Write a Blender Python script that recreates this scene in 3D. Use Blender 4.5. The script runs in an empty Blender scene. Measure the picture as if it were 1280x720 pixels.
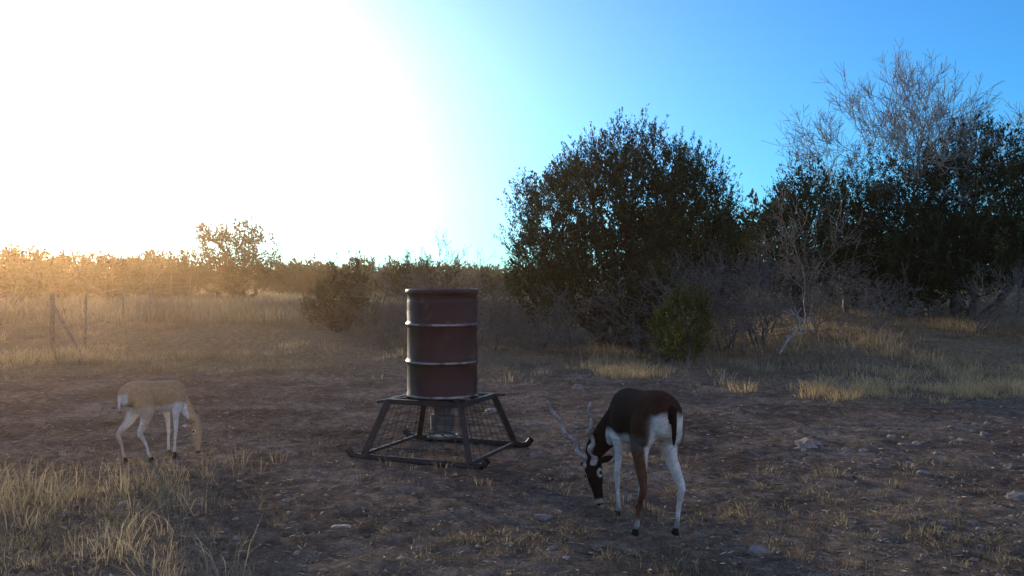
import bpy, math, numpy as np
from mathutils import Vector
HAZE=True
rng=np.random.default_rng(11)
F=1050.0; H=1.42; HY=355.0
scene=bpy.context.scene
SUN_AZ=math.radians(-31.0)   # from +Y toward +X
SUN_EL=math.radians(9.5)
SUNV=Vector((math.sin(SUN_AZ)*math.cos(SUN_EL),math.cos(SUN_AZ)*math.cos(SUN_EL),math.sin(SUN_EL)))
# ------------------------------------------------------------ noise / terrain
def _h(a,b,seed):
    n=(a*374761393+b*668265263+seed*1442695041)&0xffffffff
    n=((n^(n>>13))*1274126177)&0xffffffff
    return ((n^(n>>16))&0xffff)/65535.0
def vn(x,y,seed=0):
    x=np.asarray(x,float);y=np.asarray(y,float)
    xi=np.floor(x).astype(np.int64);yi=np.floor(y).astype(np.int64)
    fx=x-xi;fy=y-yi;fx=fx*fx*(3-2*fx);fy=fy*fy*(3-2*fy)
    a=_h(xi,yi,seed);b=_h(xi+1,yi,seed);c=_h(xi,yi+1,seed);d=_h(xi+1,yi+1,seed)
    return (a*(1-fx)+b*fx)*(1-fy)+(c*(1-fx)+d*fx)*fy
def fbm(x,y,o=4,seed=0):
    s=0;a=.5;t=0
    for i in range(o):
        s=s+a*vn(x*2**i,y*2**i,seed+i*17);t+=a;a*=.5
    return s/t
def ss(a,b,x):
    t=np.clip((np.asarray(x,float)-a)/(b-a),0,1);return t*t*(3-2*t)
def terr(x,y):
    x=np.asarray(x,float);y=np.asarray(y,float)
    z=.5*ss(17,30,y)+.45*ss(12,21,y)*ss(1.5,6,x)+.3*ss(60,200,y)
    near=1-ss(14,40,y)
    z=z+near*(.06*(fbm(x*.6,y*.6,3,3)-.5)+.045*(fbm(x*3,y*3,3,9)-.5)+.034*(fbm(x*11,y*11,2,5)-.5))
    z=z+.25*(fbm(x*.12,y*.12,2,31)-.5)*ss(14,40,y)
    return z
# ------------------------------------------------------------ mesh helpers
def mk(name,V,Fc,mat,col=None,smooth=False,parent=None,k=4,link=True):
    V=np.ascontiguousarray(V,dtype=np.float32);Fc=np.ascontiguousarray(Fc,dtype=np.int32)
    me=bpy.data.meshes.new(name)
    me.vertices.add(len(V));me.vertices.foreach_set("co",V.ravel())
    m=len(Fc);me.loops.add(m*k);me.loops.foreach_set("vertex_index",Fc.ravel())
    me.polygons.add(m);me.polygons.foreach_set("loop_start",np.arange(0,m*k,k,dtype=np.int32))
    me.polygons.foreach_set("use_smooth",np.full(m,smooth,dtype=bool))
    me.update(calc_edges=True)
    if col is not None:
        c=np.ones((len(V),4),dtype=np.float32);c[:,:3]=col
        at=me.color_attributes.new("col",'FLOAT_COLOR','POINT');at.data.foreach_set("color",c.ravel())
    if mat: me.materials.append(mat)
    ob=bpy.data.objects.new(name,me);scene.collection.objects.link(ob)
    if parent: ob.parent=parent
    return ob
def empty(name):
    e=bpy.data.objects.new(name,None);e.empty_display_size=.2;scene.collection.objects.link(e);return e
def nrm(a): return a/np.maximum(np.linalg.norm(a,axis=-1,keepdims=True),1e-9)
def tubes(segs,sides=5,cap=False):
    A=np.array([s[0] for s in segs],float);B=np.array([s[1] for s in segs],float)
    ra=np.array([s[2] for s in segs]);rb=np.array([s[3] for s in segs])
    t=nrm(B-A);ref=np.where(np.abs(t[:,2:3])>.9,np.array([[1.,0,0]]),np.array([[0,0,1.]]))
    u=nrm(np.cross(t,ref));w=np.cross(t,u)
    n=len(segs);ang=np.arange(sides)*2*math.pi/sides+math.pi/4
    ring=u[:,None,:]*np.cos(ang)[None,:,None]+w[:,None,:]*np.sin(ang)[None,:,None]
    V=np.concatenate([A[:,None]+ring*ra[:,None,None],B[:,None]+ring*rb[:,None,None]],1).reshape(-1,3)
    o=(np.arange(n)*2*sides)[:,None];i=np.arange(sides)[None];j=(i+1)%sides
    Fq=np.stack([o+i,o+j,o+sides+j,o+sides+i],-1).reshape(-1,4)
    if cap and sides==4:
        c1=np.stack([o[:,0]+3,o[:,0]+2,o[:,0]+1,o[:,0]],-1);c2=np.stack([o[:,0]+4,o[:,0]+5,o[:,0]+6,o[:,0]+7],-1)
        Fq=np.concatenate([Fq,c1,c2])
    return V,Fq
# ------------------------------------------------------------ materials
def newmat(name):
    m=bpy.data.materials.new(name);m.use_nodes=True;nt=m.node_tree;nt.nodes.clear()
    out=nt.nodes.new("ShaderNodeOutputMaterial");return m,nt,out
def N(nt,t,**kw):
    n=nt.nodes.new(t)
    for k,v in kw.items():
        if k in('inp',):
            for a,b in v.items(): n.inputs[a].default_value=b
        else: setattr(n,k,v)
    return n
def mat_attr(name,trans=0.0,rough=.8,bump=0,bscale=60,noise=.25,nscale=8,spec=.2):
    m,nt,out=newmat(name);L=nt.links.new
    at=N(nt,"ShaderNodeVertexColor",layer_name="col")
    tc=N(nt,"ShaderNodeTexCoord");nz=N(nt,"ShaderNodeTexNoise",inp={'Scale':nscale,'Detail':2})
    L(tc.outputs['Object'],nz.inputs['Vector'])
    mr=N(nt,"ShaderNodeMapRange",inp={3:1-noise,4:1+noise,1:.3,2:.7});L(nz.outputs[0],mr.inputs[0])
    mx=N(nt,"ShaderNodeVectorMath",operation='SCALE');L(at.outputs[0],mx.inputs[0]);L(mr.outputs[0],mx.inputs['Scale'])
    if trans>0:
        bs=N(nt,"ShaderNodeBsdfDiffuse");L(mx.outputs[0],bs.inputs[0])
        tr=N(nt,"ShaderNodeBsdfTranslucent");L(mx.outputs[0],tr.inputs[0])
        ms=N(nt,"ShaderNodeMixShader",inp={0:trans});L(bs.outputs[0],ms.inputs[1]);L(tr.outputs[0],ms.inputs[2]);L(ms.outputs[0],out.inputs[0])
        return m
    bs=N(nt,"ShaderNodeBsdfPrincipled",inp={'Roughness':rough,'Specular IOR Level':spec});L(mx.outputs[0],bs.inputs['Base Color'])
    if bump:
        n2=N(nt,"ShaderNodeTexNoise",inp={'Scale':bscale,'Detail':5});L(tc.outputs['Object'],n2.inputs['Vector'])
        bp=N(nt,"ShaderNodeBump",inp={'Strength':bump,'Distance':.01});L(n2.outputs[0],bp.inputs['Height']);L(bp.outputs[0],bs.inputs['Normal'])
    L(bs.outputs[0],out.inputs[0])
    return m
def mat_simple(name,c1,c2,scale=8,rough=.7,metal=0,bump=.2,lo=.4,hi=.6,c3=None,spec=.35):
    m,nt,out=newmat(name);L=nt.links.new
    tc=N(nt,"ShaderNodeTexCoord");nz=N(nt,"ShaderNodeTexNoise",inp={'Scale':scale,'Detail':8,'Roughness':.65});L(tc.outputs['Object'],nz.inputs['Vector'])
    r=N(nt,"ShaderNodeValToRGB");r.color_ramp.elements[0].position=lo;r.color_ramp.elements[1].position=hi
    r.color_ramp.elements[0].color=(*c1,1);r.color_ramp.elements[1].color=(*c2,1)
    if c3:
        e=r.color_ramp.elements.new(min(1,hi+.08));e.color=(*c3,1)
    L(nz.outputs[0],r.inputs[0])
    bs=N(nt,"ShaderNodeBsdfPrincipled",inp={'Roughness':rough,'Metallic':metal,'Specular IOR Level':spec});L(r.outputs[0],bs.inputs['Base Color'])
    n2=N(nt,"ShaderNodeTexNoise",inp={'Scale':scale*6,'Detail':6});L(tc.outputs['Object'],n2.inputs['Vector'])
    bp=N(nt,"ShaderNodeBump",inp={'Strength':bump,'Distance':.005});L(n2.outputs[0],bp.inputs['Height']);L(bp.outputs[0],bs.inputs['Normal'])
    L(bs.outputs[0],out.inputs[0]);return m
M_leaf=mat_attr("juniper_foliage",trans=.10,noise=.35,nscale=1.5)
M_leaf2=mat_attr("oak_foliage",trans=.25,rough=.7,noise=.35,nscale=1.0)
M_grass=mat_attr("grass_blades",trans=.40,rough=.7,noise=.25,nscale=.8)
M_bark=mat_simple("bark",(.035,.03,.026),(.085,.072,.062),scale=14,rough=.9,bump=.5)
M_grey=mat_simple("dead_wood",(.075,.063,.054),(.18,.152,.13),scale=10,rough=.9,bump=.3)
M_twig=mat_simple("pale_twigs",(.12,.10,.088),(.25,.22,.195),scale=10,rough=.9,bump=.3)
M_rock=mat_attr("limestone",rough=.9,bump=.5,bscale=40,noise=.3,nscale=20)
M_litter=mat_attr("litter",rough=.9,noise=.2)
M_fur=mat_attr("fur",rough=.9,bump=.3,bscale=160,noise=.15,nscale=60,spec=.04)
# ground material
def ground_mat():
    m,nt,out=newmat("dirt_ground");L=nt.links.new
    tc=N(nt,"ShaderNodeTexCoord");P=tc.outputs['Object']
    n1=N(nt,"ShaderNodeTexNoise",inp={'Scale':.9,'Detail':8,'Roughness':.62});L(P,n1.inputs['Vector'])
    n2=N(nt,"ShaderNodeTexNoise",inp={'Scale':9,'Detail':8,'Roughness':.7});L(P,n2.inputs['Vector'])
    n3=N(nt,"ShaderNodeTexNoise",inp={'Scale':60,'Detail':6,'Roughness':.7});L(P,n3.inputs['Vector'])
    r1=N(nt,"ShaderNodeValToRGB");e=r1.color_ramp.elements
    e[0].position=.38;e[0].color=(.082,.057,.042,1);e[1].position=.62;e[1].color=(.38,.285,.205,1)
    x=r1.color_ramp.elements.new(.5);x.color=(.185,.135,.098,1)
    ad=N(nt,"ShaderNodeMath",operation='MULTIPLY_ADD',inp={1:.5});L(n1.outputs[0],ad.inputs[0])
    ml=N(nt,"ShaderNodeMath",operation='MULTIPLY',inp={1:.5});L(n2.outputs[0],ml.inputs[0]);L(ml.outputs[0],ad.inputs[2]);L(ad.outputs[0],r1.inputs[0])
    vo=N(nt,"ShaderNodeTexVoronoi",inp={'Scale':38,'Randomness':1});L(P,vo.inputs['Vector'])
    vr=N(nt,"ShaderNodeMapRange",inp={1:.10,2:.22,3:1,4:0});L(vo.outputs['Distance'],vr.inputs[0])
    sc=N(nt,"ShaderNodeSeparateColor");L(vo.outputs['Color'],sc.inputs[0])
    gt=N(nt,"ShaderNodeMath",operation='GREATER_THAN',inp={1:.8});L(sc.outputs[0],gt.inputs[0])
    mm=N(nt,"ShaderNodeMath",operation='MULTIPLY');L(vr.outputs[0],mm.inputs[0]);L(gt.outputs[0],mm.inputs[1])
    pm=N(nt,"ShaderNodeMix",data_type='RGBA');L(mm.outputs[0],pm.inputs[0]);L(r1.outputs[0],pm.inputs[6]);pm.inputs[7].default_value=(.28,.235,.20,1)
    at=N(nt,"ShaderNodeVertexColor",layer_name="col");sp=N(nt,"ShaderNodeSeparateColor");L(at.outputs[0],sp.inputs[0])
    g=N(nt,"ShaderNodeValToRGB");g.color_ramp.elements[0].position=.35;g.color_ramp.elements[1].position=.65
    g.color_ramp.elements[0].color=(.105,.088,.055,1);g.color_ramp.elements[1].color=(.28,.225,.15,1);L(n2.outputs[0],g.inputs[0])
    gm=N(nt,"ShaderNodeMix",data_type='RGBA');L(sp.outputs[0],gm.inputs[0]);L(pm.outputs[2],gm.inputs[6]);L(g.outputs[0],gm.inputs[7])
    v3=N(nt,"ShaderNodeMapRange",inp={1:.3,2:.7,3:.5,4:1.5});L(n3.outputs[0],v3.inputs[0])
    fs=N(nt,"ShaderNodeVectorMath",operation='SCALE');L(gm.outputs[2],fs.inputs[0]);L(v3.outputs[0],fs.inputs['Scale'])
    bs=N(nt,"ShaderNodeBsdfDiffuse",inp={'Roughness':.5});L(fs.outputs[0],bs.inputs[0])
    h=N(nt,"ShaderNodeMath",operation='ADD');L(n2.outputs[0],h.inputs[0]);L(n3.outputs[0],h.inputs[1])
    h2=N(nt,"ShaderNodeMath",operation='MULTIPLY_ADD',inp={1:.6});L(mm.outputs[0],h2.inputs[0]);L(h.outputs[0],h2.inputs[2])
    bp=N(nt,"ShaderNodeBump",inp={'Strength':.85,'Distance':.035});L(h2.outputs[0],bp.inputs['Height']);L(bp.outputs[0],bs.inputs['Normal'])
    L(bs.outputs[0],out.inputs[0]);return m
# ------------------------------------------------------------ vegetation density
def veg(x,y):
    bare=np.exp(-(((x+.3)/5.5)**2+((y-8.6)/3.6)**2)**1.5)
    edge=ss(11.5,15,y+1.2*(fbm(x*.7,y*.7,3,77)-.5)*4)
    left=ss(1.6,3.6,-x)*ss(7.5,5.0,y)
    right=.75*ss(2.4,4.6,x+2*(fbm(x*.9,y*.9,3,19)-.5))*ss(8.6,10.6,y+2*(fbm(x*.8,y*.8,3,29)-.5))
    near=.35*ss(6.6,4.6,y)
    return np.clip(np.maximum.reduce([edge,left,right,near])*(1-.7*bare*(1-edge)),0,1)
# ------------------------------------------------------------ ground sheet
def axis(fine0,fine1,step,lo,hi,g=1.13):
    a=list(np.arange(fine0,fine1+1e-6,step));s=step
    while a[-1]<hi: s*=g;a.append(a[-1]+s)
    s=step
    while a[0]>lo: s*=g;a.insert(0,a[0]-s)
    return np.array(a)
gx=axis(-7,8,.05,-1600,1600);gy=axis(3,15,.05,-400,2200)
X,Y=np.meshgrid(gx,gy);Z=terr(X,Y)
nx,ny=len(gx),len(gy);ii=np.arange(nx-1)[None]+np.arange(ny-1)[:,None]*nx
Fg=np.stack([ii,ii+1,ii+nx+1,ii+nx],-1).reshape(-1,4)
vg=veg(X,Y).ravel();cg=np.stack([vg,vg,vg],1)
mk("ground",np.stack([X,Y,Z],-1).reshape(-1,3),Fg,ground_mat(),cg,smooth=True)
# ------------------------------------------------------------ grass
def grass(xy,h,nb,spread,w,col,lean=.5):
    n=len(xy);ix=np.repeat(np.arange(n),nb);m=len(ix)
    a=rng.uniform(0,2*math.pi,m);r=np.sqrt(rng.uniform(0,1,m))*spread
    d=np.stack([np.cos(a),np.sin(a)],1);b=xy[ix]+d*r[:,None]
    hh=h[ix]*rng.uniform(.45,1.15,m);le=hh*rng.uniform(.05,1,m)*lean
    d2=nrm(d+rng.normal(0,.5,(m,2)))
    z=terr(b[:,0],b[:,1])-.01
    p0=np.column_stack([b,z]);p1=np.column_stack([b+d2*(le*.35)[:,None],z+hh*.55]);p2=np.column_stack([b+d2*le[:,None],z+hh*(1-.25*lean*rng.uniform(0,1,m))])
    wa=rng.uniform(0,math.pi,m);wv=np.column_stack([np.cos(wa),np.sin(wa),np.zeros(m)])*(w*rng.uniform(.6,1.3,m))[:,None]
    V=np.stack([p0-wv,p0+wv,p1+wv*.8,p1-wv*.8,p2+wv*.15,p2-wv*.15],1).reshape(-1,3)
    o=(np.arange(m)*6)[:,None]
    Fq=np.concatenate([o+np.array([[0,1,2,3]]),o+np.array([[3,2,4,5]])])
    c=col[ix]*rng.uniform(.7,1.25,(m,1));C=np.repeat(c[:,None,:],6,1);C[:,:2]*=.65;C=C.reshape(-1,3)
    return V,Fq,C
def merge(parts):
    V=[];Fq=[];C=[];o=0
    for v,f,c in parts: V.append(v);Fq.append(f+o);C.append(c);o+=len(v)
    return np.concatenate(V),np.concatenate(Fq),np.concatenate(C)
STRAW=np.array([.47,.36,.21]);OLIVE=np.array([.15,.13,.075]);GREYG=np.array([.20,.17,.12])
def sample(n,y0,y1,p=1.0,umin=-.68,umax=.68):
    y=y0+(y1-y0)*rng.uniform(0,1,n)**p;return np.column_stack([rng.uniform(umin,umax,n)*(y+.6),y])
parts=[]
q=sample(17000,3.6,14,1.2);k=rng.uniform(0,1,len(q))<(.06+.9*ss(.48,.66,fbm(q[:,0]*1.3,q[:,1]*1.3,4,50)))*(.22+.78*veg(q[:,0],q[:,1]));q=q[k]
mixf=rng.uniform(0,1,(len(q),1));col=STRAW*mixf*.75+OLIVE*(1-mixf)
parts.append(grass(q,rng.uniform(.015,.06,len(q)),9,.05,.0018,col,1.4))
# foreground left: thin tall stems over short growth
q=sample(800,3.9,7.3,1,-.72,-.24);k=rng.uniform(0,1,len(q))<ss(.9,2.4,-(q[:,0]+.15*(q[:,1]-3)))*ss(7.0,5.0,q[:,1])*(.05+ss(.48,.62,fbm(q[:,0]*2,q[:,1]*2,3,8)));q=q[k]
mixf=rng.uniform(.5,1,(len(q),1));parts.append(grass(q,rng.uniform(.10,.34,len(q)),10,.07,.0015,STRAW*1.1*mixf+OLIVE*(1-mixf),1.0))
q=sample(1500,3.9,7.3,1,-.72,-.2);k=rng.uniform(0,1,len(q))<ss(.9,2.4,-(q[:,0]+.15*(q[:,1]-3)))*ss(7.5,5.0,q[:,1]);q=q[k]
mixf=rng.uniform(.2,1,(len(q),1));parts.append(grass(q,rng.uniform(.03,.10,len(q)),12,.07,.0016,STRAW*mixf+OLIVE*(1-mixf),1.3))
# foreground tufts (middle/right)
q=sample(620,4.0,7.0,1,-.5,.68);k=fbm(q[:,0]*1.5,q[:,1]*1.5,3,12)>.5;q=q[k]
mixf=rng.uniform(.2,.9,(len(q),1));parts.append(grass(q,rng.uniform(.02,.09,len(q)),20,.06,.0018,STRAW*mixf+OLIVE*(1-mixf),1.2))
# margin band
q=sample(18000,9,24,1.0);v=veg(q[:,0],q[:,1]);k=rng.uniform(0,1,len(q))<v*(.06+.94*ss(.42,.62,fbm(q[:,0]*.8,q[:,1]*.8,4,4)))*(.5+.5*ss(11,14,q[:,1]));q=q[k]
g=ss(.50,.68,fbm(q[:,0]*.45+9,q[:,1]*.45,3,21))[:,None]
hh=rng.uniform(.08,.30,len(q))*(.55+.6*g[:,0])*(.5+.5*ss(11,14.5,q[:,1]));cc=GREYG*(1-g)+STRAW*.85*g;cc=cc*rng.uniform(.55,1.3,(len(q),1))
parts.append(grass(q,hh,11,.13,.004,cc,.9))
# golden tufts
gp=np.concatenate([np.column_stack([rng.normal(1.5,.55,170),rng.normal(13.4,.35,170)]),
   np.column_stack([rng.uniform(3.0,7.6,330),rng.normal(10.9,.30,330)]),np.column_stack([rng.uniform(4,9,150),rng.normal(12.5,.4,150)])])
kk=fbm(gp[:,0]*1.2,gp[:,1]*1.2,2,66)>.42;gp=gp[kk]
parts.append(grass(gp,rng.uniform(.07,.22,len(gp)),22,.14,.0030,np.tile(np.array([.66,.46,.23]),(len(gp),1)),1.0))
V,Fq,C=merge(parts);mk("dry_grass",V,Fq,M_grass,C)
# far meadow
q=np.column_stack([rng.uniform(-32,26,15000),0*rng.uniform(0,1,15000)+24+38*rng.uniform(0,1,15000)**1.2])
g=ss(.4,.6,fbm(q[:,0]*.2,q[:,1]*.2,3,61))[:,None]
V,Fq,C=grass(q,rng.uniform(.2,.5,len(q)),7,.4,.014,STRAW*g+GREYG*(1-g),.6);mk("meadow_grass",V,Fq,M_grass,C)
# ------------------------------------------------------------ rocks + litter
import bmesh
bm=bmesh.new();bmesh.ops.create_icosphere(bm,subdivisions=2,radius=1);iv=np.array([v.co[:] for v in bm.verts]);itr=np.array([[v.index for v in f.verts] for f in bm.faces]);bm.free()
bm=bmesh.new();bmesh.ops.create_icosphere(bm,subdivisions=1,radius=1);jv=np.array([v.co[:] for v in bm.verts]);jtr=np.array([[v.index for v in f.verts] for f in bm.faces]);bm.free()
def rocks(xy,size,base_v,tri,sink=.35):
    n=len(xy);m=len(base_v)
    dirs=base_v[None]*(1+rng.normal(0,.16,(n,m,1)))
    sc=np.stack([rng.uniform(.7,1.3,n),rng.uniform(.7,1.3,n),rng.uniform(.35,.75,n)],1)*size[:,None]
    v=dirs*sc[:,None,:];a=rng.uniform(0,6.28,n);c,s=np.cos(a)[:,None],np.sin(a)[:,None]
    v=np.stack([v[...,0]*c-v[...,1]*s,v[...,0]*s+v[...,1]*c,v[...,2]],-1)
    z=terr(xy[:,0],xy[:,1])+sc[:,2]*sink
    v+=np.column_stack([xy,z])[:,None,:]
    col=np.array([.21,.17,.14])*rng.uniform(.45,1.3,(n,1))
    return v.reshape(-1,3),(tri[None]+(np.arange(n)*m)[:,None,None]).reshape(-1,3),np.repeat(col,m,0)
q=sample(7000,3.6,14,1.1);k=rng.uniform(0,1,len(q))<.15+.85*ss(.5,.62,fbm(q[:,0]*.9,q[:,1]*.9,3,91));q=q[k]
p1=rocks(q,.005+.018*rng.uniform(0,1,len(q))**3.5,jv,jtr)
q=np.concatenate([sample(50,4,14,1),np.column_stack([rng.uniform(2.2,6,60),rng.uniform(6.2,8.6,60)])]);p2=rocks(q,rng.uniform(.018,.045,len(q)),iv,itr,0)
q=np.array([[1.30,4.42],[2.55,7.3],[2.7,7.5],[-1.0,4.9],[.2,5.2],[3.4,5.6],[-.2,9.5],[.9,11.4]]);p3=rocks(q,np.array([.065,.09,.07,.05,.05,.08,.08,.1]),iv,itr,-.1)
V,Fq,C=merge([p1,p2,p3]);mk("rocks",V,Fq,M_rock,C,k=3,smooth=False)
q=sample(26000,3.6,14,1.1);n=len(q);a=rng.uniform(0,6.28,n);ln=rng.uniform(.006,.035,n);d=np.column_stack([np.cos(a),np.sin(a),rng.normal(0,.15,n)])*ln[:,None]
w=np.column_stack([-np.sin(a),np.cos(a),rng.normal(0,.5,n)])*rng.uniform(.0012,.005,n)[:,None]
c0=np.column_stack([q,terr(q[:,0],q[:,1])+.006]);V=np.stack([c0-d,c0+w,c0+d,c0-w],1).reshape(-1,3);Fq=(np.arange(n)*4)[:,None]+np.arange(4)[None]
C=np.repeat(np.where(rng.uniform(0,1,(n,1))<.5,np.array([[.40,.31,.2]]),np.array([[.07,.05,.038]]))*rng.uniform(.6,1.3,(n,1)),4,0)
mk("leaf_litter",V,Fq,M_litter,C)
# ------------------------------------------------------------ foliage
def plumes(cen,ax,ln,rad,nl,ll,lw,col):
    n=len(cen);ix=np.repeat(np.arange(n),nl);m=len(ix)
    t=rng.uniform(0,1,m);rd=rng.normal(0,1,(m,3));rd=nrm(rd)
    pos=cen[ix]+ax[ix]*(t*ln[ix])[:,None]+rd*((1-.9*t)*rad[ix]*rng.uniform(.3,1,m))[:,None]
    d=nrm(ax[ix]*1.1+rd*.7+rng.normal(0,.25,(m,3)))*(ll*rng.uniform(.6,1.4,m))[:,None]
    w=nrm(np.cross(d,rng.normal(0,1,(m,3))))*(lw*rng.uniform(.6,1.3,m))[:,None]
    V=np.stack([pos,pos+d*.5+w,pos+d,pos+d*.5-w],1).reshape(-1,3)
    Fq=(np.arange(m)*4)[:,None]+np.arange(4)[None]
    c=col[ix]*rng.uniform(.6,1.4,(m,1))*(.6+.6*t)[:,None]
    return V,Fq,np.repeat(c,4,0)
def lobes_pts(lobes,dens,shell=(.72,1.02),seed=0,gap=.12):
    P=[];O=[]
    for (cx,cy,cz,rx,ry,rz) in lobes:
        A=4*math.pi*((rx*ry)**1.6/3+(rx*rz)**1.6/3+(ry*rz)**1.6/3)**(1/1.6)
        n=int(A*dens);d=nrm(rng.normal(0,1,(n,3)));lump=.80+.38*vn(d[:,0]*3.2+cx*3+seed,d[:,2]*3.2+d[:,1]*2+cz,5)
        r=rng.uniform(*shell,n)*lump
        p=np.array([cx,cy,cz])+d*np.array([rx,ry,rz])*r[:,None]
        kk=fbm(p[:,0]*1.3+p[:,1]*.7+seed,p[:,2]*1.6+3,2,7)>gap
        for (ax_,ay,az,bx,by,bz) in lobes:
            q=((p-np.array([ax_,ay,az]))/np.array([bx,by,bz]));kk&=~((q**2).sum(1)<.40)
        P.append(p[kk]);O.append(d[kk])
    return np.concatenate(P),np.concatenate(O)
def core_pts(lobes,dens):
    P=[];O=[]
    for (cx,cy,cz,rx,ry,rz) in lobes:
        n=int(4.2*rx*ry*rz*dens)+(8 if rx>.35 else 1);d=nrm(rng.normal(0,1,(n,3)));r=.78*rng.uniform(0,1,n)**.42
        P.append(np.array([cx,cy,cz])+d*np.array([rx,ry,rz])*r[:,None]);O.append(d)
    return np.concatenate(P),np.concatenate(O)
def px(u,v,Y): return ((u-640)/F*Y, H-(v-HY)/F*Y)
def lob(Y,lst):
    out=[]
    for l in lst:
        u,v,ru,rv=l[:4];dy=l[4] if len(l)>4 else 0
        x,z=px(u,v,Y);k=Y/F;out.append((x,Y+dy,z,ru*k,(max(.8*ru*k,.5) if ru>17 else ru*k),rv*k))
    return out
def tube_obj(name,segs,mat,parent,sides=5):
    V,Fq=tubes(segs,sides);return mk(name,V,Fq,mat,smooth=True,parent=parent)
def limb(segs,a,b,r0,r1,n=6,w=.06):
    a=np.array(a,float);b=np.array(b,float);L=np.linalg.norm(b-a);prev=a;rp=r0
    for i in range(1,n+1):
        t=i/n;p=a+(b-a)*t+(rng.normal(0,w*L,3)*(0 if i==n else 1));r=r0+(r1-r0)*t
        segs.append((prev,p,rp,r));prev=p;rp=r
def juniper(name,lobes,base,green=(.027,.038,.017),gold=(.10,.082,.028),goldf=.2,dens=28,scale=1.0,nl=34,mat=None,ll=.065,lw=.012,gap=.08,core=13):
    e=empty(name);bx,by=base;bz=float(terr(bx,by))-.05
    minz=bz+.1
    P,O=lobes_pts(lobes,dens/scale**2,seed=bx,gap=gap);k=P[:,2]>minz;P=P[k];O=O[k];n=len(P)
    ax=nrm(O*.45+np.array([0,0,1.0])+rng.normal(0,.20,(n,3)))
    g=np.clip((fbm(P[:,0]*1.2+5,P[:,2]*1.2+P[:,1],2,13)-.5)*4+rng.normal(0,.25,n)-(.6-goldf*2),0,1)[:,None]
    col=(np.array(green)*(1-g)+np.array(gold)*g)*rng.uniform(.5,1.5,(n,1))
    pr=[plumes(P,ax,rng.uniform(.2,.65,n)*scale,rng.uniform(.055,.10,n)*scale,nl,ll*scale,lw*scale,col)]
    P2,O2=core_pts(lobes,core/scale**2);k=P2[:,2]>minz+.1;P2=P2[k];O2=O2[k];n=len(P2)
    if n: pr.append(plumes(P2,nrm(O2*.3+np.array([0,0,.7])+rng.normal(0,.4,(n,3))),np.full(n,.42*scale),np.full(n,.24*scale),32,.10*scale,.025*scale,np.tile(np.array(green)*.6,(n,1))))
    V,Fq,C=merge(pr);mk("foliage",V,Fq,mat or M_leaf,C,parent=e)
    segs=[]
    for (cx,cy,cz,rx,ry,rz) in lobes:
        if rx<.3: continue
        st=(bx+rng.normal(0,.15),by+rng.normal(0,.15),bz);limb(segs,st,(cx,cy,cz),.09*scale,.04*scale,6,.05)
        for j in range(7):
            d=nrm(rng.normal(0,1,3));d[2]=abs(d[2])*.7
            limb(segs,(cx,cy,cz-rz*.3*rng.uniform(0,1)),(cx+d[0]*rx*.8,cy+d[1]*ry*.8,max(cz+d[2]*rz*.75,bz+.2)),.03*scale,.008*scale,4,.07)
        for j in range(5):
            a=rng.uniform(0,6.28);t=rng.uniform(.25,.8);s=np.array(st)*(1-t)+np.array([cx,cy,cz])*t
            limb(segs,s,s+np.array([math.cos(a)*rx*.9,math.sin(a)*ry*.9,rng.uniform(-.2,.5)]),.022,.006,5,.09)
    tube_obj("trunk",segs,M_bark,e);return e
def grow(segs,p,d,L,r,lvl,up=.06,wob=.16,ang=.75,kids=4,rmin=.005,first=1):
    n=5;p=np.array(p,float);d=nrm(np.array(d,float));st=[];r0=r
    for i in range(n):
        d=nrm(d+rng.normal(0,wob,3)+np.array([0,0,up]));q=p+d*L/n;r2=max(r0*(1-.6*(i+1)/n),rmin)
        segs.append((p,q,r,r2));p=q;r=r2;st.append((q,d.copy(),r2))
    if lvl>0:
        for j in range(kids):
            i=min(n-1,first+int(rng.integers(0,n-first)));q,dd,rr=st[i]
            s=nrm(np.cross(dd,rng.normal(0,1,3)));nd=nrm(dd*math.cos(ang)+s*math.sin(ang)*rng.uniform(.7,1.2))
            grow(segs,q,nd,L*rng.uniform(.45,.78),max(rr*.6,rmin),lvl-1,up,wob,ang,kids,rmin)
        grow(segs,st[-1][0],st[-1][1],L*.62,max(r*.9,rmin),lvl-1,up,wob,ang,kids,rmin)
def bare_tree(name,x,y,d,L,r,lvl=4,kids=4,mat=None,stems=1,**kw):
    segs=[];z=float(terr(x,y))-.05
    for s in range(stems):
        dd=np.array(d)+rng.normal(0,.25 if stems>1 else 0,3);grow(segs,(x+rng.normal(0,.05),y+rng.normal(0,.05),z),dd,L,r,lvl,kids=kids,**kw)
    V,Fq=tubes(segs,3 if len(segs)>3000 else 5);return mk(name,V,Fq,mat or M_grey,smooth=True)
# big juniper
juniper("juniper_tree",lob(18,[(780,272,92,78),(702,306,54,72,-.3),(862,280,52,66),(900,326,36,62,.2),(765,350,108,62,.2),(678,350,40,64),(742,234,42,32,.2),(825,230,42,34),(880,360,60,50,.4),
   (690,250,13,30),(712,230,13,30,-.3),(735,214,14,32),(757,203,13,32,.2),(775,196,14,34),(797,200,13,32,-.2),(818,206,14,30),(842,212,14,30),(862,220,13,28,.2),(882,234,14,30),(900,260,13,28),(922,288,13,28),(655,266,12,28),(645,304,11,28),(668,250,12,26,.2)]),(2.4,18),goldf=.10,dens=34,ll=.055,lw=.0105,nl=40)
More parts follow.
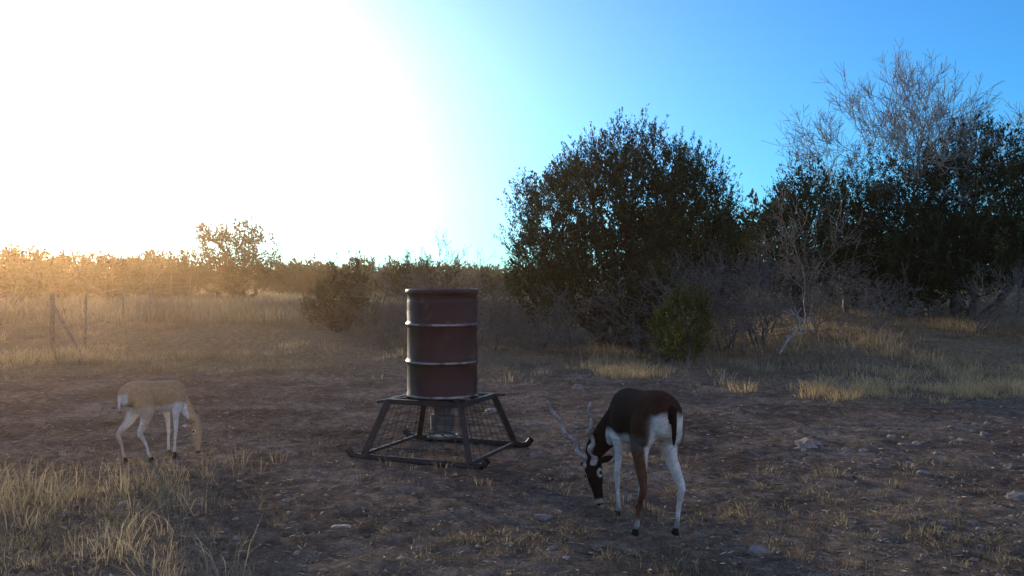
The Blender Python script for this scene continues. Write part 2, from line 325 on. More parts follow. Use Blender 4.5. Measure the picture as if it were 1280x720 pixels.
# right group
juniper("juniper_tree",lob(21,[(995,300,42,58),(1012,270,36,38,.3),(985,345,46,40),(975,262,10,24),(995,240,11,26),(1015,238,11,26),(1035,250,10,22)]),(7.2,21),goldf=.25,dens=20,scale=1.1)
juniper("juniper_tree",lob(22,[(1105,305,78,64),(1080,270,44,38,.3),(1140,260,44,40),(1100,350,90,40),(1065,232,11,26),(1090,226,11,26),(1120,222,12,26),(1145,214,12,26),(1165,222,11,24)]),(9.8,22),goldf=.08,dens=20,scale=1.1)
juniper("juniper_tree",lob(20,[(1200,265,56,72),(1262,268,54,66,.2),(1190,330,80,60),(1225,224,42,38),(1330,260,80,86),(1175,205,12,28),(1198,192,12,28),(1222,184,12,28),(1248,196,12,28),(1272,200,12,30)]),(11,20.2),goldf=.06,dens=20,scale=1.1)
# understory small junipers
juniper("juniper_shrub",lob(14.8,[(862,402,22,30),(838,415,18,22,.1),(850,435,30,16),(872,382,8,18),(848,388,8,18),(830,400,7,16)]),(2.95,14.8),green=(.085,.09,.028),gold=(.28,.23,.05),goldf=.45,dens=34,scale=.6,nl=30)
juniper("juniper_shrub",lob(16.2,[(820,375,26,32),(800,395,24,30)]),(2.6,16.2),goldf=.35,dens=22,scale=.7)
juniper("juniper_shrub",lob(22,[(428,376,34,34),(405,394,24,26),(452,392,24,28),(440,362,18,22),(422,350,8,18),(445,345,8,18)]),(-4.5,22),green=(.04,.045,.026),goldf=.1,dens=20,scale=.9)
juniper("juniper_shrub",lob(24,[(610,380,30,34),(640,372,28,34),(585,392,26,22)]),(-.4,24),green=(.06,.055,.035),gold=(.12,.08,.05),goldf=.3,dens=14,scale=.9,gap=.35,core=5)
juniper("juniper_shrub",lob(30,[(520,352,30,20),(550,360,26,18),(495,362,26,16)]),(-3.2,30),goldf=.1,dens=14,scale=1.2)
# left background trees
juniper("juniper_tree",lob(33,[(20,334,44,30),(-20,342,36,34),(48,346,26,26)]),(-19.5,33),goldf=.1,dens=14,scale=1.3,nl=26)
juniper("juniper_tree",lob(36,[(140,342,26,24),(165,350,24,20),(96,344,24,26)]),(-17,36),goldf=.1,dens=14,scale=1.3,nl=26)
juniper("oak_tree",lob(42,[(235,345,34,24),(275,322,38,28),(312,318,32,26,1),(335,345,26,20),(285,350,60,20),(268,300,20,16),(306,297,22,15)]),(-14.0,42),green=(.04,.045,.025),gold=(.09,.07,.03),goldf=.2,dens=16,scale=1.6,nl=28,mat=M_leaf2,gap=.3,core=8)
# bare trees
rng=np.random.default_rng(5)
bare_tree("bare_tree",10.7,21.5,(-.18,0,1),2.75,.09,lvl=5,kids=4,up=.05,wob=.09,ang=.75,rmin=.005,mat=M_twig,first=3)
bare_tree("bare_tree",9.0,22.8,(-.22,0,1),2.4,.07,lvl=5,kids=3,up=.04,wob=.11,ang=.8,rmin=.005,mat=M_twig,first=3)
bare_tree("bare_tree",13.2,21.6,(.0,0,1),2.4,.07,lvl=5,kids=3,up=.04,wob=.11,ang=.8,rmin=.005,mat=M_twig,first=3)
rng=np.random.default_rng(77)
bare_tree("bare_tree",6.9,19.5,(.1,0,1),1.5,.04,lvl=4,kids=4,up=.0,ang=.85,rmin=.0045)
bare_tree("bare_tree",-1.9,19.0,(.0,0,1),1.2,.025,lvl=4,kids=3,stems=3,up=.05,rmin=.004)
# dead brush
for (x,y,L,st) in [(3.2,15.6,.9,7),(4.0,15.8,1.0,8),(4.8,16.2,.95,8),(3.6,17.0,1.2,7),(5.3,17.4,1.1,7),(2.4,16.2,.8,6),(1.3,17.0,.8,6),(.2,18.5,.8,7),(-.8,19.5,.8,7),(6.6,18.2,.9,6),(-2.8,20.5,.8,6),(8.2,18.5,.8,6),(10,18,.9,6),(.9,20,1.0,6),(7.4,17.2,.6,5),(11.2,17.5,.9,6),(-1.6,17.5,.8,6),(-2.4,18.6,.8,6),(.6,17.6,.9,7),(-.4,17.4,.7,6)]:
    bare_tree("dead_shrub",x,y,(0,-.1,.9),L,.018,lvl=3,kids=3,stems=st,up=-.02,wob=.22,ang=.8,rmin=.0038)
# fallen pale limb
segs=[];grow(segs,(4.75,14.9,float(terr(4.75,14.9))+.1),(.5,-.1,.7),.5,.026,3,up=0,wob=.2,ang=.9,kids=2,rmin=.007)
V,Fq=tubes(segs,5);mk("fallen_branch",V,Fq,mat_simple("bleached_wood",(.25,.22,.2),(.42,.38,.34),12,.85),smooth=True)
# distant tree mass
P=[];A=[];Ln=[];Rd=[];C=[]
def dist_tree(x,y,h,w,lo=.15):
    z=float(terr(x,y));n=int(20+20*w*h*.35)
    d=nrm(rng.normal(0,1,(n,3)));p=np.array([x,y,z+h*.50])+d*np.array([w*.5,w*.5,h*.45])*rng.uniform(.4,1.0,(n,1))
    k=p[:,2]>z+lo;p=p[k];d=d[k];n=len(p)
    P.append(p);A.append(nrm(d*.6+np.array([0,0,.6])+rng.normal(0,.3,(n,3))));Ln.append(rng.uniform(.4,.8,n));Rd.append(rng.uniform(.25,.45,n))
    C.append(np.array([.045,.045,.027])*rng.uniform(.5,1.5)*rng.uniform(.7,1.3,(n,1)))
for i in range(38):
    u=rng.uniform(-260,215);y=rng.uniform(40,52);x=(u-640)/F*y;dist_tree(x,y,rng.uniform(1.2,2.5),rng.uniform(2.0,3.4))
for i in range(44):
    u=rng.uniform(330,680);y=rng.uniform(52,75);x=(u-640)/F*y;dist_tree(x,y,rng.uniform(1.0,2.6),rng.uniform(2.0,4.0))
for i in range(150):
    y=rng.uniform(80,130);x=rng.uniform(-.85,.85)*y;dist_tree(x,y,rng.uniform(1.6,3.2),rng.uniform(4,7))
for i in range(26):
    y=rng.uniform(26,40);x=rng.uniform(4,30);dist_tree(x,y,rng.uniform(2.2,4),rng.uniform(2.5,4))
P=np.concatenate(P);A=np.concatenate(A);Ln=np.concatenate(Ln);Rd=np.concatenate(Rd);C=np.concatenate(C)
V,Fq,CC=plumes(P,A,Ln,Rd,22,.22,.055,C);mk("distant_treeline",V,Fq,M_leaf2,CC)
# ------------------------------------------------------------ wire fence
fe=empty("wire_fence")
M_post=mat_simple("weathered_post",(.08,.065,.055),(.17,.14,.12),20,.9)
M_wire=mat_simple("galvanised_wire",(.16,.15,.14),(.26,.24,.22),20,.6,metal=.4)
fp=[(-16,14.6),(-12.6,15.6),(-9.1,16.6),(-9.25,18.2),(-10.2,22),(-11.2,26),(-12.4,30.5),(-13.8,36)]
S=[];W=[]
for i,(x,y) in enumerate(fp):
    z=float(terr(x,y));r=.05 if i in(2,) else .03;S.append(((x,y,z-.1),(x+.02,y,z+1.25),r,r*.9))
x,y=fp[2];z=float(terr(x,y));S.append(((x,y,z+1.05),(x+1.0,y-.7,z+.0),.035,.03))
for a,b in zip(fp[:-1],fp[1:]):
    za=float(terr(*a));zb=float(terr(*b))
    for h in (.12,.28,.44,.6,.78,.96,1.16): W.append(((*a,za+h),(*b,zb+h),.003,.003))
    L=math.dist(a,b);n=int(L/.3)
    for j in range(1,n):
        t=j/n;xx=a[0]+(b[0]-a[0])*t;yy=a[1]+(b[1]-a[1])*t;zz=za+(zb-za)*t;W.append(((xx,yy,zz+.1),(xx,yy,zz+.96),.002,.002))
V,Fq=tubes(S,8);mk("posts",V,Fq,M_post,parent=fe,smooth=True);V,Fq=tubes(W,4);mk("wires",V,Fq,M_wire,parent=fe)
# ------------------------------------------------------------ feeder
fd=empty("deer_feeder");FX,FY=-.585,7.05;FZ=float(terr(FX,FY));fa=math.radians(-22);ca,sa=math.cos(fa),math.sin(fa)
def T(x,y,z): return (FX+x*ca-y*sa,FY+x*sa+y*ca,FZ+z)
M_drum=mat_simple("drum_paint",(.030,.009,.010),(.052,.014,.013),5,.5,0,.2,.38,.60,(.13,.046,.026),spec=.22)
M_rib=mat_simple("worn_steel",(.08,.055,.055),(.32,.27,.26),9,.4,.5,.15)
M_steel=mat_simple("dark_steel",(.018,.015,.015),(.04,.029,.027),12,.55,.3,.2,.4,.65,(.10,.06,.04))
M_galv=mat_simple("galvanised",(.055,.052,.055),(.12,.115,.115),14,.6,.3,.1)
def lathe(name,prof,mat,seg=72,matidx=None,extra=None):
    n=len(prof);a=np.arange(seg)*2*math.pi/seg
    V=np.array([T(r*math.cos(t),r*math.sin(t),z) for (r,z) in prof for t in a])
    i=np.arange(n-1)[:,None]*seg+np.arange(seg)[None];j=np.arange(n-1)[:,None]*seg+(np.arange(seg)+1)[None]%seg
    Fq=np.stack([i,j,j+seg,i+seg],-1).reshape(-1,4);ob=mk(name,V,Fq,mat,smooth=True,parent=fd)
    if extra: ob.data.materials.append(extra)
    if matidx is not None:
        mi=np.repeat(np.array(matidx[:n-1],dtype=np.int32),seg);ob.data.polygons.foreach_set("material_index",mi)
    ob.data.set_sharp_from_angle(angle=math.radians(50));return ob
R=.292;z0=.50
prof=[(.0,z0+.02),(R-.012,z0+.02),(R-.012,z0),(R+.006,z0),(R+.006,z0+.018),(R,z0+.03)];mi=[0,0,0,1,0,0]
def rib(zc):
    for dz,dr in ((-.03,0),(-.018,.004),(-.009,.012),(0,.016),(.009,.012),(.018,.004),(.03,0)):
        prof.append((R+dr,zc+dz));mi.append(1 if -.01<dz<.005 else 0)
for zc in (z0+.13,): 
    prof.append((R+.003,zc));mi.append(0);prof.append((R,zc+.02));mi.append(0)
rib(z0+.285);rib(z0+.595)
for zc in (.70,.725,.75,.775): prof.append((R+.0035,z0+zc));mi.append(0);prof.append((R,z0+zc+.012));mi.append(0)
prof+=[(R,z0+.845),(R+.007,z0+.852),(R+.007,z0+.865)];mi+=[0,0,0]
lathe("drum",prof,M_drum,matidx=mi,extra=M_rib)
lathe("lid",[(R+.009,z0+.845),(R+.016,z0+.85),(R+.018,z0+.868),(R+.012,z0+.885),(R-.004,z0+.888),(R-.012,z0+.878),(.12,z0+.882),(0,z0+.884)],M_drum)
lathe("spinner_housing",[(.0,z0-.005),(.13,z0-.005),(.13,z0-.05),(.075,z0-.13),(.075,z0-.16),(.10,z0-.165),(.10,z0-.29),(.085,z0-.30),(.085,z0-.275),(0,z0-.275)],M_galv,40)
lathe("spinner_plate",[(0,z0-.325),(.012,z0-.325),(.012,z0-.345),(.12,z0-.345),(.125,z0-.335),(.125,z0-.355),(0,z0-.358)],M_galv,32)
t=.33;b=.475;zt=z0-.03;S=[]
C4=[(-1,-1),(1,-1),(1,1),(-1,1)]
for i in range(4):
    a_=C4[i];b_=C4[(i+1)%4]
    S.append((T(a_[0]*t,a_[1]*t,zt),T(b_[0]*t,b_[1]*t,zt),.028,.028))
for y in (-.12,.12): S.append((T(-t,y,zt+.005),T(t,y,zt+.005),.018,.018))
for sx in C4: S.append((T(sx[0]*.22,sx[1]*.22,zt+.012),T(sx[0]*.40,sx[1]*.40,zt+.0),.017,.017))
V,Fq=tubes(S,4,True);mk("top_frame",V,Fq,M_steel,parent=fd)
V,Fq=tubes([(T(c[0]*t,c[1]*t,zt),T(c[0]*b,c[1]*b,.03),.033,.033) for c in C4],4,True);mk("legs",V,Fq,M_steel,parent=fd)
S=[]
for sy in (-1,1):
    pts=[(-.62,sy*b,.085),(-.585,sy*b,.042),(-.54,sy*b,.028),(.54,sy*b,.028),(.585,sy*b,.042),(.62,sy*b,.085)]
    for p,q in zip(pts[:-1],pts[1:]): S.append((T(*p),T(*q),.028,.028))
V,Fq=tubes(S,10);mk("skids",V,Fq,M_steel,parent=fd,smooth=True)
V,Fq=tubes([(T(sx*b,-b,.05),T(sx*b,b,.05),.018,.018) for sx in(-1,1)],4,True);mk("cross_members",V,Fq,M_steel,parent=fd)
S=[]
for i in range(4):
    a_=np.array(C4[i],float);b_=np.array(C4[(i+1)%4],float)
    for j in range(1,6):
        f=j/6;h=zt-.02+(.05-zt+.02)*f;s=t+(b-t)*f;S.append((T(*(a_*s),h),T(*(b_*s),h),.0024,.0024))
    for j in range(1,9):
        f=j/9;p=a_+(b_-a_)*f;S.append((T(*(p*t),zt),T(*(p*b),.05),.0024,.0024))
V,Fq=tubes(S,5);mk("varmint_cage",V,Fq,M_steel,parent=fd)
V,Fq=tubes([(T(R*math.cos(.2)+.0,R*math.sin(.2)*1,z0+.855),T((R+.03)*math.cos(.45),(R+.03)*math.sin(.45),z0+.86),.008,.006)],6);mk("lid_clamp",V,Fq,M_rib,parent=fd)
# ------------------------------------------------------------ animals
def cat(P,k=4):
    P=np.array(P,float);n=len(P);out=[]
    for i in range(n-1):
        p0=P[max(i-1,0)];p1=P[i];p2=P[i+1];p3=P[min(i+2,n-1)]
        for j in range(k):
            t=j/k;out.append(.5*((2*p1)+(-p0+p2)*t+(2*p0-5*p1+4*p2-p3)*t*t+(-p0+3*p1-3*p2+p3)*t**3))
    out.append(P[-1]);return np.array(out)
def loft(st,side=(0,1,0),seg=20,k=4):
    S=cat(st,k);P=S[:,:3];A=np.maximum(S[:,3],.002);B=np.maximum(S[:,4],.002)
    t=nrm(np.gradient(P,axis=0));side=np.array(side,float);s=nrm(side-(t@side)[:,None]*t);w=np.cross(s,t)
    a=np.arange(seg)*2*math.pi/seg
    V=(P[:,None]+s[:,None]*np.cos(a)[None,:,None]*A[:,None,None]+w[:,None]*np.sin(a)[None,:,None]*B[:,None,None]).reshape(-1,3)
    n=len(P);F_=[(i*seg+j,i*seg+(j+1)%seg,(i+1)*seg+(j+1)%seg,(i+1)*seg+j) for i in range(n-1) for j in range(seg)]
    F_.append(tuple(range(seg))[::-1]);F_.append(tuple(range((n-1)*seg,n*seg)));return V,F_
def animal(name,hip,heading,s,feet,neck,head,side_head,colorf,horns=None,tail=True,ear_len=.11,voxel=.0055,slim=1.0):
    e=empty(name);hd=nrm(np.array([heading[0],heading[1],0.]));lf=np.array([-hd[1],hd[0],0]);gz=float(terr(hip[0],hip[1]))
    def W(p): p=np.atleast_2d(p);return np.array([hip[0],hip[1],0])+p[:,:1]*hd+p[:,1:2]*lf+np.array([0,0,1.])*p[:,2:3]+np.array([0,0,gz])
    Vs=[];Fs=[];o=0
    def add(V,F_):
        nonlocal o
        Vs.append(V);Fs.extend([tuple(i+o for i in f) for f in F_]);o+=len(V)
    def sc(st): return [(a*s,b_*s,c*s,d*s,f*s) for a,b_,c,d,f in st]
    add(*loft(sc([(a,b_,c,d*slim,f*(.5+.5*slim)) for a,b_,c,d,f in [(-.185,0,.63,.02,.03),(-.165,0,.635,.07,.085),(-.11,0,.655,.105,.125),(-.02,0,.67,.125,.138),(.1,0,.655,.132,.140),(.22,0,.625,.142,.158),(.34,0,.605,.140,.172),(.44,0,.605,.118,.165),(.52,0,.60,.085,.125),(.56,0,.59,.03,.05)]]),seg=28))
    fz=lambda x,y:float(terr(*(W((x,y,0))[0][:2])))-gz
    for i,(fx,fy) in enumerate(feet):
        sg=1 if i%2==0 else -1;g=fz(fx,fy)
        if i<2:
            st=[(-.02*s,sg*.065*s,.70*s,.055*s,.10*s),(.0*s,sg*.085*s,.60*s,.070*s,.12*s),(.03*s,sg*.093*s,.50*s,.055*s,.09*s),(.0*s+fx*.3,sg*.085*s*.6+fy*.4,.40*s,.036*s,.055*s),
                (-.085*s+fx*.6,sg*.02*s+fy*.8,.285*s,.019*s,.031*s),(-.075*s+fx*.8,fy*.97,.25*s,.0175*s,.025*s),(-.03*s+fx*.9,fy,.16*s,.0135*s,.0155*s),(-.01*s+fx*.97,fy,.075*s,.0135*s,.016*s),(fx,fy,.055*s,.016*s,.019*s),(fx+.012*s,fy,.03*s,.0125*s,.015*s),(fx+.02*s,fy,.018*s+g,.019*s,.026*s),(fx+.024*s,fy,g,.021*s,.031*s)]
        else:
            st=[(.43*s,sg*.075*s,.64*s,.045*s,.085*s),(.425*s,sg*.085*s,.54*s,.045*s,.075*s),(.41*s+(fx-.43*s)*.2,sg*.08*s,.45*s,.034*s,.05*s),(.42*s+(fx-.43*s)*.4,sg*.055*s+fy*.25,.36*s,.023*s,.030*s),
                (.43*s+(fx-.43*s)*.6,sg*.02*s+fy*.75,.25*s,.0185*s,.022*s),(.432*s+(fx-.43*s)*.7,fy*.97,.22*s,.018*s,.020*s),(.43*s+(fx-.43*s)*.8,fy,.15*s,.0125*s,.0145*s),(.43*s+(fx-.43*s)*.93,fy,.075*s,.013*s,.015*s),(fx,fy,.055*s,.0155*s,.0185*s),(fx+.01*s,fy,.03*s,.0125*s,.015*s),(fx+.018*s,fy,.018*s+g,.019*s,.025*s),(fx+.022*s,fy,g,.021*s,.03*s)]
        add(*loft(st,seg=14))
    add(*loft(neck,seg=20));sideH=np.array(side_head,float)
    p0=np.array(head[0]);p1=np.array(head[1]);ax=p1-p0;ln=np.linalg.norm(ax);ax/=ln;sideH=nrm(sideH-sideH.dot(ax)*ax);fore=np.cross(ax,sideH)
    if fore.dot(np.array(head[2]))<0: fore=-fore
    hs=[(-.10,.03,.035),(0,.046,.052),(.12,.052,.060),(.27,.051,.060),(.42,.044,.053),(.6,.033,.042),(.78,.027,.033),(.92,.026,.028),(1.0,.018,.018)]
    add(*loft([(*(p0+ax*ln*t_+fore*.006*s*(1-t_)),a*s*1.08,b_*s*1.05) for t_,a,b_ in hs],side=sideH,seg=20))
    for sg in(-1,1):
        q=p0+ax*ln*.04+sideH*sg*.035*s-fore*.015*s;d=nrm(sideH*sg*.75-ax*.25-fore*.6)
        add(*loft([(*(q+d*ear_len*s*t_),a*s,.0065*s) for t_,a in((0,.012),(.2,.02),(.5,.026),(.75,.02),(1,.004))],side=nrm(np.cross(d,fore)),seg=12))
    if tail: add(*loft(sc([(-.165,0,.74,.022,.022),(-.2,0,.70,.02,.018),(-.212,0,.63,.017,.014),(-.21,0,.56,.012,.011),(-.205,0,.52,.003,.003)]),seg=10))
    V=np.concatenate(Vs);me=bpy.data.meshes.new("tmp");me.from_pydata(V.tolist(),[],Fs);me.update();ob=bpy.data.objects.new("tmp",me);scene.collection.objects.link(ob)
    m=ob.modifiers.new("r","REMESH");m.mode='VOXEL';m.voxel_size=voxel;m2=ob.modifiers.new("s","SMOOTH");m2.factor=.5;m2.iterations=5
    dg=bpy.context.evaluated_depsgraph_get();me2=bpy.data.meshes.new_from_object(ob.evaluated_get(dg));bpy.data.objects.remove(ob)
    n=len(me2.vertices);co=np.zeros(n*3,np.float32);me2.vertices.foreach_get("co",co);co=co.reshape(-1,3).astype(float)
    rel=co-p0;ht=(rel@ax)/ln;hside=rel@sideH;hf=rel@fore
    inh=(ht>-.25)&(np.linalg.norm(rel-np.clip(ht,0,1)[:,None]*ln*ax,axis=1)<.10*s)
    c=colorf(co/s,ht,hside/s,hf/s,inh)
    wn=(fbm(co[:,0]*60,co[:,2]*60+co[:,1]*40,3,3)-.5)[:,None];c=np.clip(c*(1+.5*wn),0,1)
    w=W(co);me2.vertices.foreach_set("co",w.astype(np.float32).ravel())
    cc=np.ones((n,4),np.float32);cc[:,:3]=c;at=me2.color_attributes.new("col",'FLOAT_COLOR','POINT');at.data.foreach_set("color",cc.ravel())
    me2.polygons.foreach_set("use_smooth",np.ones(len(me2.polygons),bool));me2.materials.clear();me2.materials.append(M_fur);me2.update()
    body=bpy.data.objects.new("body",me2);scene.collection.objects.link(body);body.parent=e
    M_eye=bpy.data.materials.get("eye") or mat_simple("eye",(.01,.007,.005),(.015,.01,.008),5,.2,0,0)
    for sg in(-1,1):
        q=p0+ax*ln*.30+sideH*sg*.049*s+fore*.022*s;v=W(iv*.0135*s+q);mk("eye",v,itr,M_eye,k=3,smooth=True,parent=e)
    if horns:
        M_horn=bpy.data.materials.get("horn") or mat_simple("horn",(.15,.11,.095),(.42,.33,.28),30,.45,0,.4)
        for sg,pts in horns:
            base=p0+ax*ln*.10+sideH*sg*.022*s+fore*.04*s;bw=W(base)[0]
            C=cat([bw]+pts,40);n=len(C);L=np.linspace(0,1,n);t=nrm(np.gradient(C,axis=0));u=nrm(np.cross(t,np.array([0,1.,0])));w=np.cross(t,u)
            amp=.015*np.sin(np.pi*np.clip(L*1.02,0,1))**.6;ph=L*2*math.pi*3.4*sg
            C=C+u*(amp*np.cos(ph))[:,None]+w*(amp*np.sin(ph))[:,None]
            rr=(.0165*(1-L)**.6+.0070)*(1+.09*np.sin(L*2*math.pi*28)*(L<.85))
            rr[-3:]*=np.array([.8,.55,.2])
            tt=nrm(np.gradient(C,axis=0));uu=nrm(np.cross(tt,np.array([0,1.,0])));ww=np.cross(tt,uu);a=np.arange(12)*2*math.pi/12
            Vh=(C[:,None]+uu[:,None]*np.cos(a)[None,:,None]*rr[:,None,None]+ww[:,None]*np.sin(a)[None,:,None]*rr[:,None,None]).reshape(-1,3)
            i=np.arange(n-1)[:,None]*12+np.arange(12)[None];j=np.arange(n-1)[:,None]*12+(np.arange(12)+1)[None]%12
            mk("horn",Vh,np.stack([i,j,j+12,i+12],-1).reshape(-1,4),M_horn,smooth=True,parent=e)
    return e
DB=np.array([.020,.011,.008]);BR=np.array([.11,.045,.024]);WH=np.array([.62,.54,.48]);HOOF=np.array([.02,.017,.015]);TAN=np.array([.42,.25,.13])
def sm(a,b,x): return ss(a,b,x)[:,None]
def col_buck(p,ht,hs,hf,inh):
    x,y,z=p.T;n=len(x);nz=(fbm(x*14,z*14+y*9,3,2)-.5)*.05
    c=np.tile(DB,(n,1));hind=sm(.20,-.08,x+nz);c=c*(1-hind)+(BR*.45)*hind
    top=sm(.74,.80,z);c=c*(1-.4*top)+BR*.5*.4*top
    outer=sm(.085,.11,np.abs(y)+nz*.4)*sm(.22,.12,x)
    bel=sm(.54,.48,z+nz-.05*ss(.3,-.1,x))*sm(.34,.40,z)*(1-.9*outer);c=c*(1-bel)+WH*bel
    rp=sm(-.075,-.12,x+nz*.6+.2*np.maximum(np.abs(y)-.07,0))*sm(.715,.67,z+nz)*sm(.40,.46,z)*(1-.8*outer);c=c*(1-rp)+WH*rp
    hl=sm(.50,.44,z)*sm(.24,.18,x);c=c*(1-hl)+(BR*.9*outer+WH*.9*(1-outer))*hl
    fl=(z<.47)&(x>=.2)&(~inh)&(x<.56);frontdark=sm(.0,.02,nz+ .012);c=np.where(fl[:,None],WH*.85*(1-.25*frontdark),c)
    low=sm(.12,.07,z)*(~inh)[:,None];c=c*(1-low)+(WH*.45)*low
    hf_=(sm(.036,.03,z)*(~inh)[:,None]);c=c*(1-hf_)+HOOF*hf_
    tl=(x<-.188)&(z>.5)&(np.abs(y)<.03);c=np.where(tl[:,None],DB*.9,c)
    nk=(x>.50)&(z<.56)&(~inh);c=np.where(nk[:,None],DB*.9,c)
    d=np.where(inh[:,None],DB*.9,c)
    eye=sm(.031,.020,np.hypot((ht-.30)*.25,(hf-.022)))*sm(.02,.035,np.abs(hs))*.7;d=np.where(inh[:,None],d*(1-eye)+WH*eye,d)
    chin=sm(-.012,-.03,hf)*sm(.5,.65,ht);d=np.where(inh[:,None],d*(1-chin)+WH*.8*chin,d)
    muz=sm(.84,.90,ht)*.7;d=np.where(inh[:,None],d*(1-muz)+WH*.5*muz,d)
    nose=sm(.95,.98,ht);d=np.where(inh[:,None],d*(1-nose)+HOOF*nose,d)
    return d
def col_doe(p,ht,hs,hf,inh):
    x,y,z=p.T;n=len(x);nz=(fbm(x*14,z*14+y*9,3,2)-.5)*.05
    c=np.tile(TAN,(n,1));bel=sm(.56,.51,z+nz);c=c*(1-bel)+WH*bel
    rp=sm(-.15,-.17,x+nz*.6)*sm(.70,.66,z)*sm(.40,.46,z)*sm(.07,.05,np.abs(y));c=c*(1-rp)+WH*rp
    outer=sm(.08,.10,np.abs(y))*(z<.56)[:,None]*(~inh)[:,None]*(x<.2)[:,None];c=c*(1-outer*.6)+TAN*1.0*outer*.6
    neck=(x>.5)&(~inh);c=np.where(neck[:,None],TAN*1.1,c)
    hf_=(sm(.036,.03,z)*(~inh)[:,None]);c=c*(1-hf_)+HOOF*hf_
    d=np.where(inh[:,None],TAN*1.0,c);eye=sm(.03,.02,np.hypot((ht-.30)*.25,(hf-.022)))*sm(.02,.035,np.abs(hs))*.6;d=np.where(inh[:,None],d*(1-eye)+WH*eye,d)
    chin=sm(-.012,-.03,hf)*sm(.4,.6,ht);d=np.where(inh[:,None],d*(1-chin)+WH*chin,d);nose=sm(.95,.98,ht);d=np.where(inh[:,None],d*(1-nose)+HOOF*nose,d)
    return d
def inv(hip,heading,gz=0):
    hd=nrm(np.array([heading[0],heading[1],0.]));lf=np.array([-hd[1],hd[0],0])
    return lambda w:(float((np.array(w)-np.array([hip[0],hip[1],0]))@hd),float((np.array(w)-np.array([hip[0],hip[1],0]))@lf),w[2])
def dirl(heading):
    I=inv((0,0),heading);return lambda v:np.array(I(v))
hip=(.84,4.85);hdg=(-.27,.96);I=inv(hip,hdg);D=dirl(hdg)
poll=I((.520,5.43,.275));nose=I((.560,5.33,.018))
animal("blackbuck_antelope",hip,hdg,1.0,[(-.05,.15),(-.10,-.075),(.33,.10),(.44,-.09)],
  [(.36,0,.62,.09,.15),(.46,.01,.58,.085,.135),(.55,.055,.50,.074,.107),(.615,.115,.40,.062,.088),(.65,.14,.33,.052,.072),(poll[0],poll[1],.265,.041,.050)],
  (poll,nose,D((-.5,-.87,.2))),D((.87,-.5,0)),col_buck,
  horns=[(-1,[(.43,5.45,.355),(.33,5.49,.485),(.230,5.52,.655)]),(1,[(.515,5.38,.375),(.500,5.36,.505),(.500,5.35,.67)])])
hip=(-2.96,6.64);hdg=(.46,.89);I=inv(hip,hdg);D=dirl(hdg);poll=I((-2.62,6.97,.23));nose=I((-2.56,6.84,.025))
animal("blackbuck_doe",hip,hdg,.80,[(-.05,.10),(.06,-.06),(.34,.055),(.30,-.06)],
  [(.29,0,.49,.06,.105),(.36,-.015,.45,.052,.09),(.41,-.055,.385,.040,.062),(.435,-.10,.31,.032,.046),(poll[0]+.003,poll[1],.26,.028,.036),(poll[0],poll[1],.215,.026,.032)],
  (poll,nose,D((.75,-.5,.2))),D((.5,.75,0)),col_doe,slim=.86,voxel=.005)
# ------------------------------------------------------------ lens-glare veil, added as scattering haze
if HAZE:
    bpy.ops.mesh.primitive_cube_add(size=1,location=(0,55,6));hz=bpy.context.object;hz.name="glare_haze";hz.scale=(170,130,15)
    m,nt,out=newmat("glare_scatter");vs=N(nt,"ShaderNodeVolumeScatter",inp={'Color':(1,.64,.36,1),'Density':.0018,'Anisotropy':.86});nt.links.new(vs.outputs[0],out.inputs['Volume']);hz.data.materials.append(m)
# ------------------------------------------------------------ world, sun
w=bpy.data.worlds.new("World");scene.world=w;w.use_nodes=True;nt=w.node_tree;nt.nodes.clear();L=nt.links.new
out=nt.nodes.new("ShaderNodeOutputWorld");sky=nt.nodes.new("ShaderNodeTexSky");sky.sky_type='NISHITA';sky.sun_disc=False;sky.sun_elevation=SUN_EL;sky.sun_rotation=SUN_AZ
sky.air_density=1.0;sky.dust_density=.3;sky.ozone_density=3.0
tint=N(nt,"ShaderNodeVectorMath",operation='MULTIPLY');L(sky.outputs[0],tint.inputs[0]);tint.inputs[1].default_value=(.46,1.60,2.45)
b1=N(nt,"ShaderNodeBackground",inp={1:.11});L(tint.outputs[0],b1.inputs[0])
tc=nt.nodes.new("ShaderNodeTexCoord")
s1=N(nt,"ShaderNodeVectorMath",operation='SUBTRACT');L(tc.outputs['Generated'],s1.inputs[0]);s1.inputs[1].default_value=SUNV[:]
s2=N(nt,"ShaderNodeVectorMath",operation='MULTIPLY');L(s1.outputs[0],s2.inputs[0]);s2.inputs[1].default_value=(1,1,1.7)
s3=N(nt,"ShaderNodeVectorMath",operation='LENGTH');L(s2.outputs[0],s3.inputs[0])
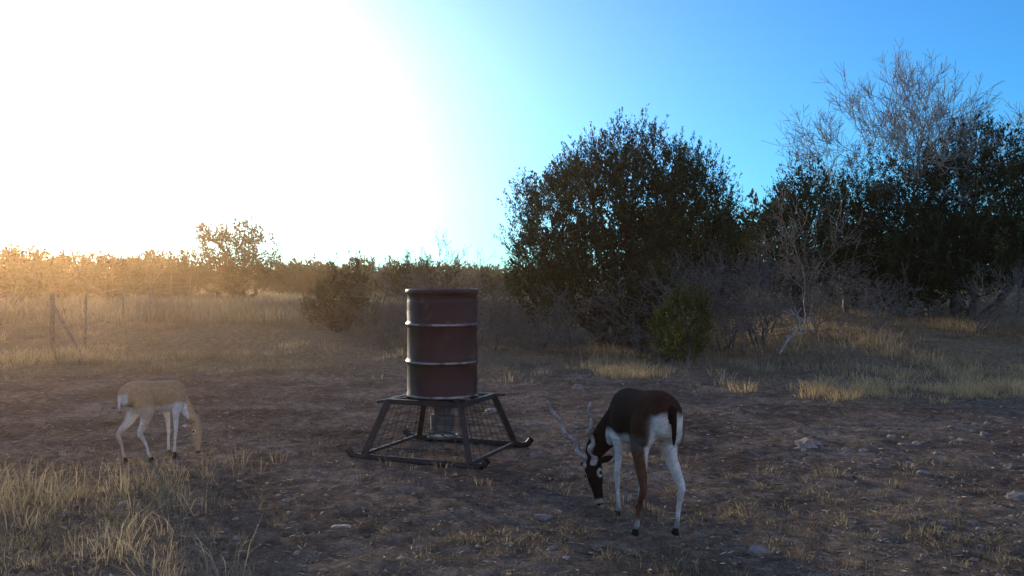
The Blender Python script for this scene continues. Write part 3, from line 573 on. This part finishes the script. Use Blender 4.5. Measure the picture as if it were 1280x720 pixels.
e1=N(nt,"ShaderNodeMath",operation='MULTIPLY',inp={1:-1/.165});L(s3.outputs['Value'],e1.inputs[0])
e2=N(nt,"ShaderNodeMath",operation='EXPONENT');L(e1.outputs[0],e2.inputs[0])
e3=N(nt,"ShaderNodeMath",operation='MULTIPLY',inp={1:9.5});L(e2.outputs[0],e3.inputs[0])
e4=N(nt,"ShaderNodeMath",operation='MINIMUM',inp={1:1.5});L(e3.outputs[0],e4.inputs[0])
b2=N(nt,"ShaderNodeBackground",inp={0:(1,.95,.86,1)});L(e4.outputs[0],b2.inputs[1])
ad=nt.nodes.new("ShaderNodeAddShader");L(b1.outputs[0],ad.inputs[0]);L(b2.outputs[0],ad.inputs[1])
# added warm fill: unseen glow in the sky opposite the sun
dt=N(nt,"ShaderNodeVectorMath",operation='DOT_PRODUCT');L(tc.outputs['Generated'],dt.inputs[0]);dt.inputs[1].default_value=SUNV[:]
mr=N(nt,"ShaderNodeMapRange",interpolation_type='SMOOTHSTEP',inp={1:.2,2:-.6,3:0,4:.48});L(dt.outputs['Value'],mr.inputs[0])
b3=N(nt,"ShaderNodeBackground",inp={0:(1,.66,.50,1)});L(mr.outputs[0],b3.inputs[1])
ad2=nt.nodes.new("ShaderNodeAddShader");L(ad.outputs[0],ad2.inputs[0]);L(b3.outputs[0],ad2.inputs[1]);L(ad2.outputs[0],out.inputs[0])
sd=bpy.data.lights.new("sun",'SUN');sd.energy=5.0;sd.angle=math.radians(.5);sd.color=(1,.78,.52);so=bpy.data.objects.new("sun",sd);scene.collection.objects.link(so)
so.rotation_euler=SUNV.to_track_quat('Z','Y').to_euler();so.location=(-20,30,10)
cd=bpy.data.cameras.new("camera");cd.sensor_width=36;cd.lens=36*F/1280;cd.clip_end=5000;cd.clip_start=.05
co=bpy.data.objects.new("camera",cd);scene.collection.objects.link(co);co.location=(0,0,H);co.rotation_euler=(math.radians(90-.27),0,0);scene.camera=co
scene.view_settings.view_transform='Standard';scene.view_settings.look='None';scene.view_settings.exposure=0;scene.view_settings.gamma=1
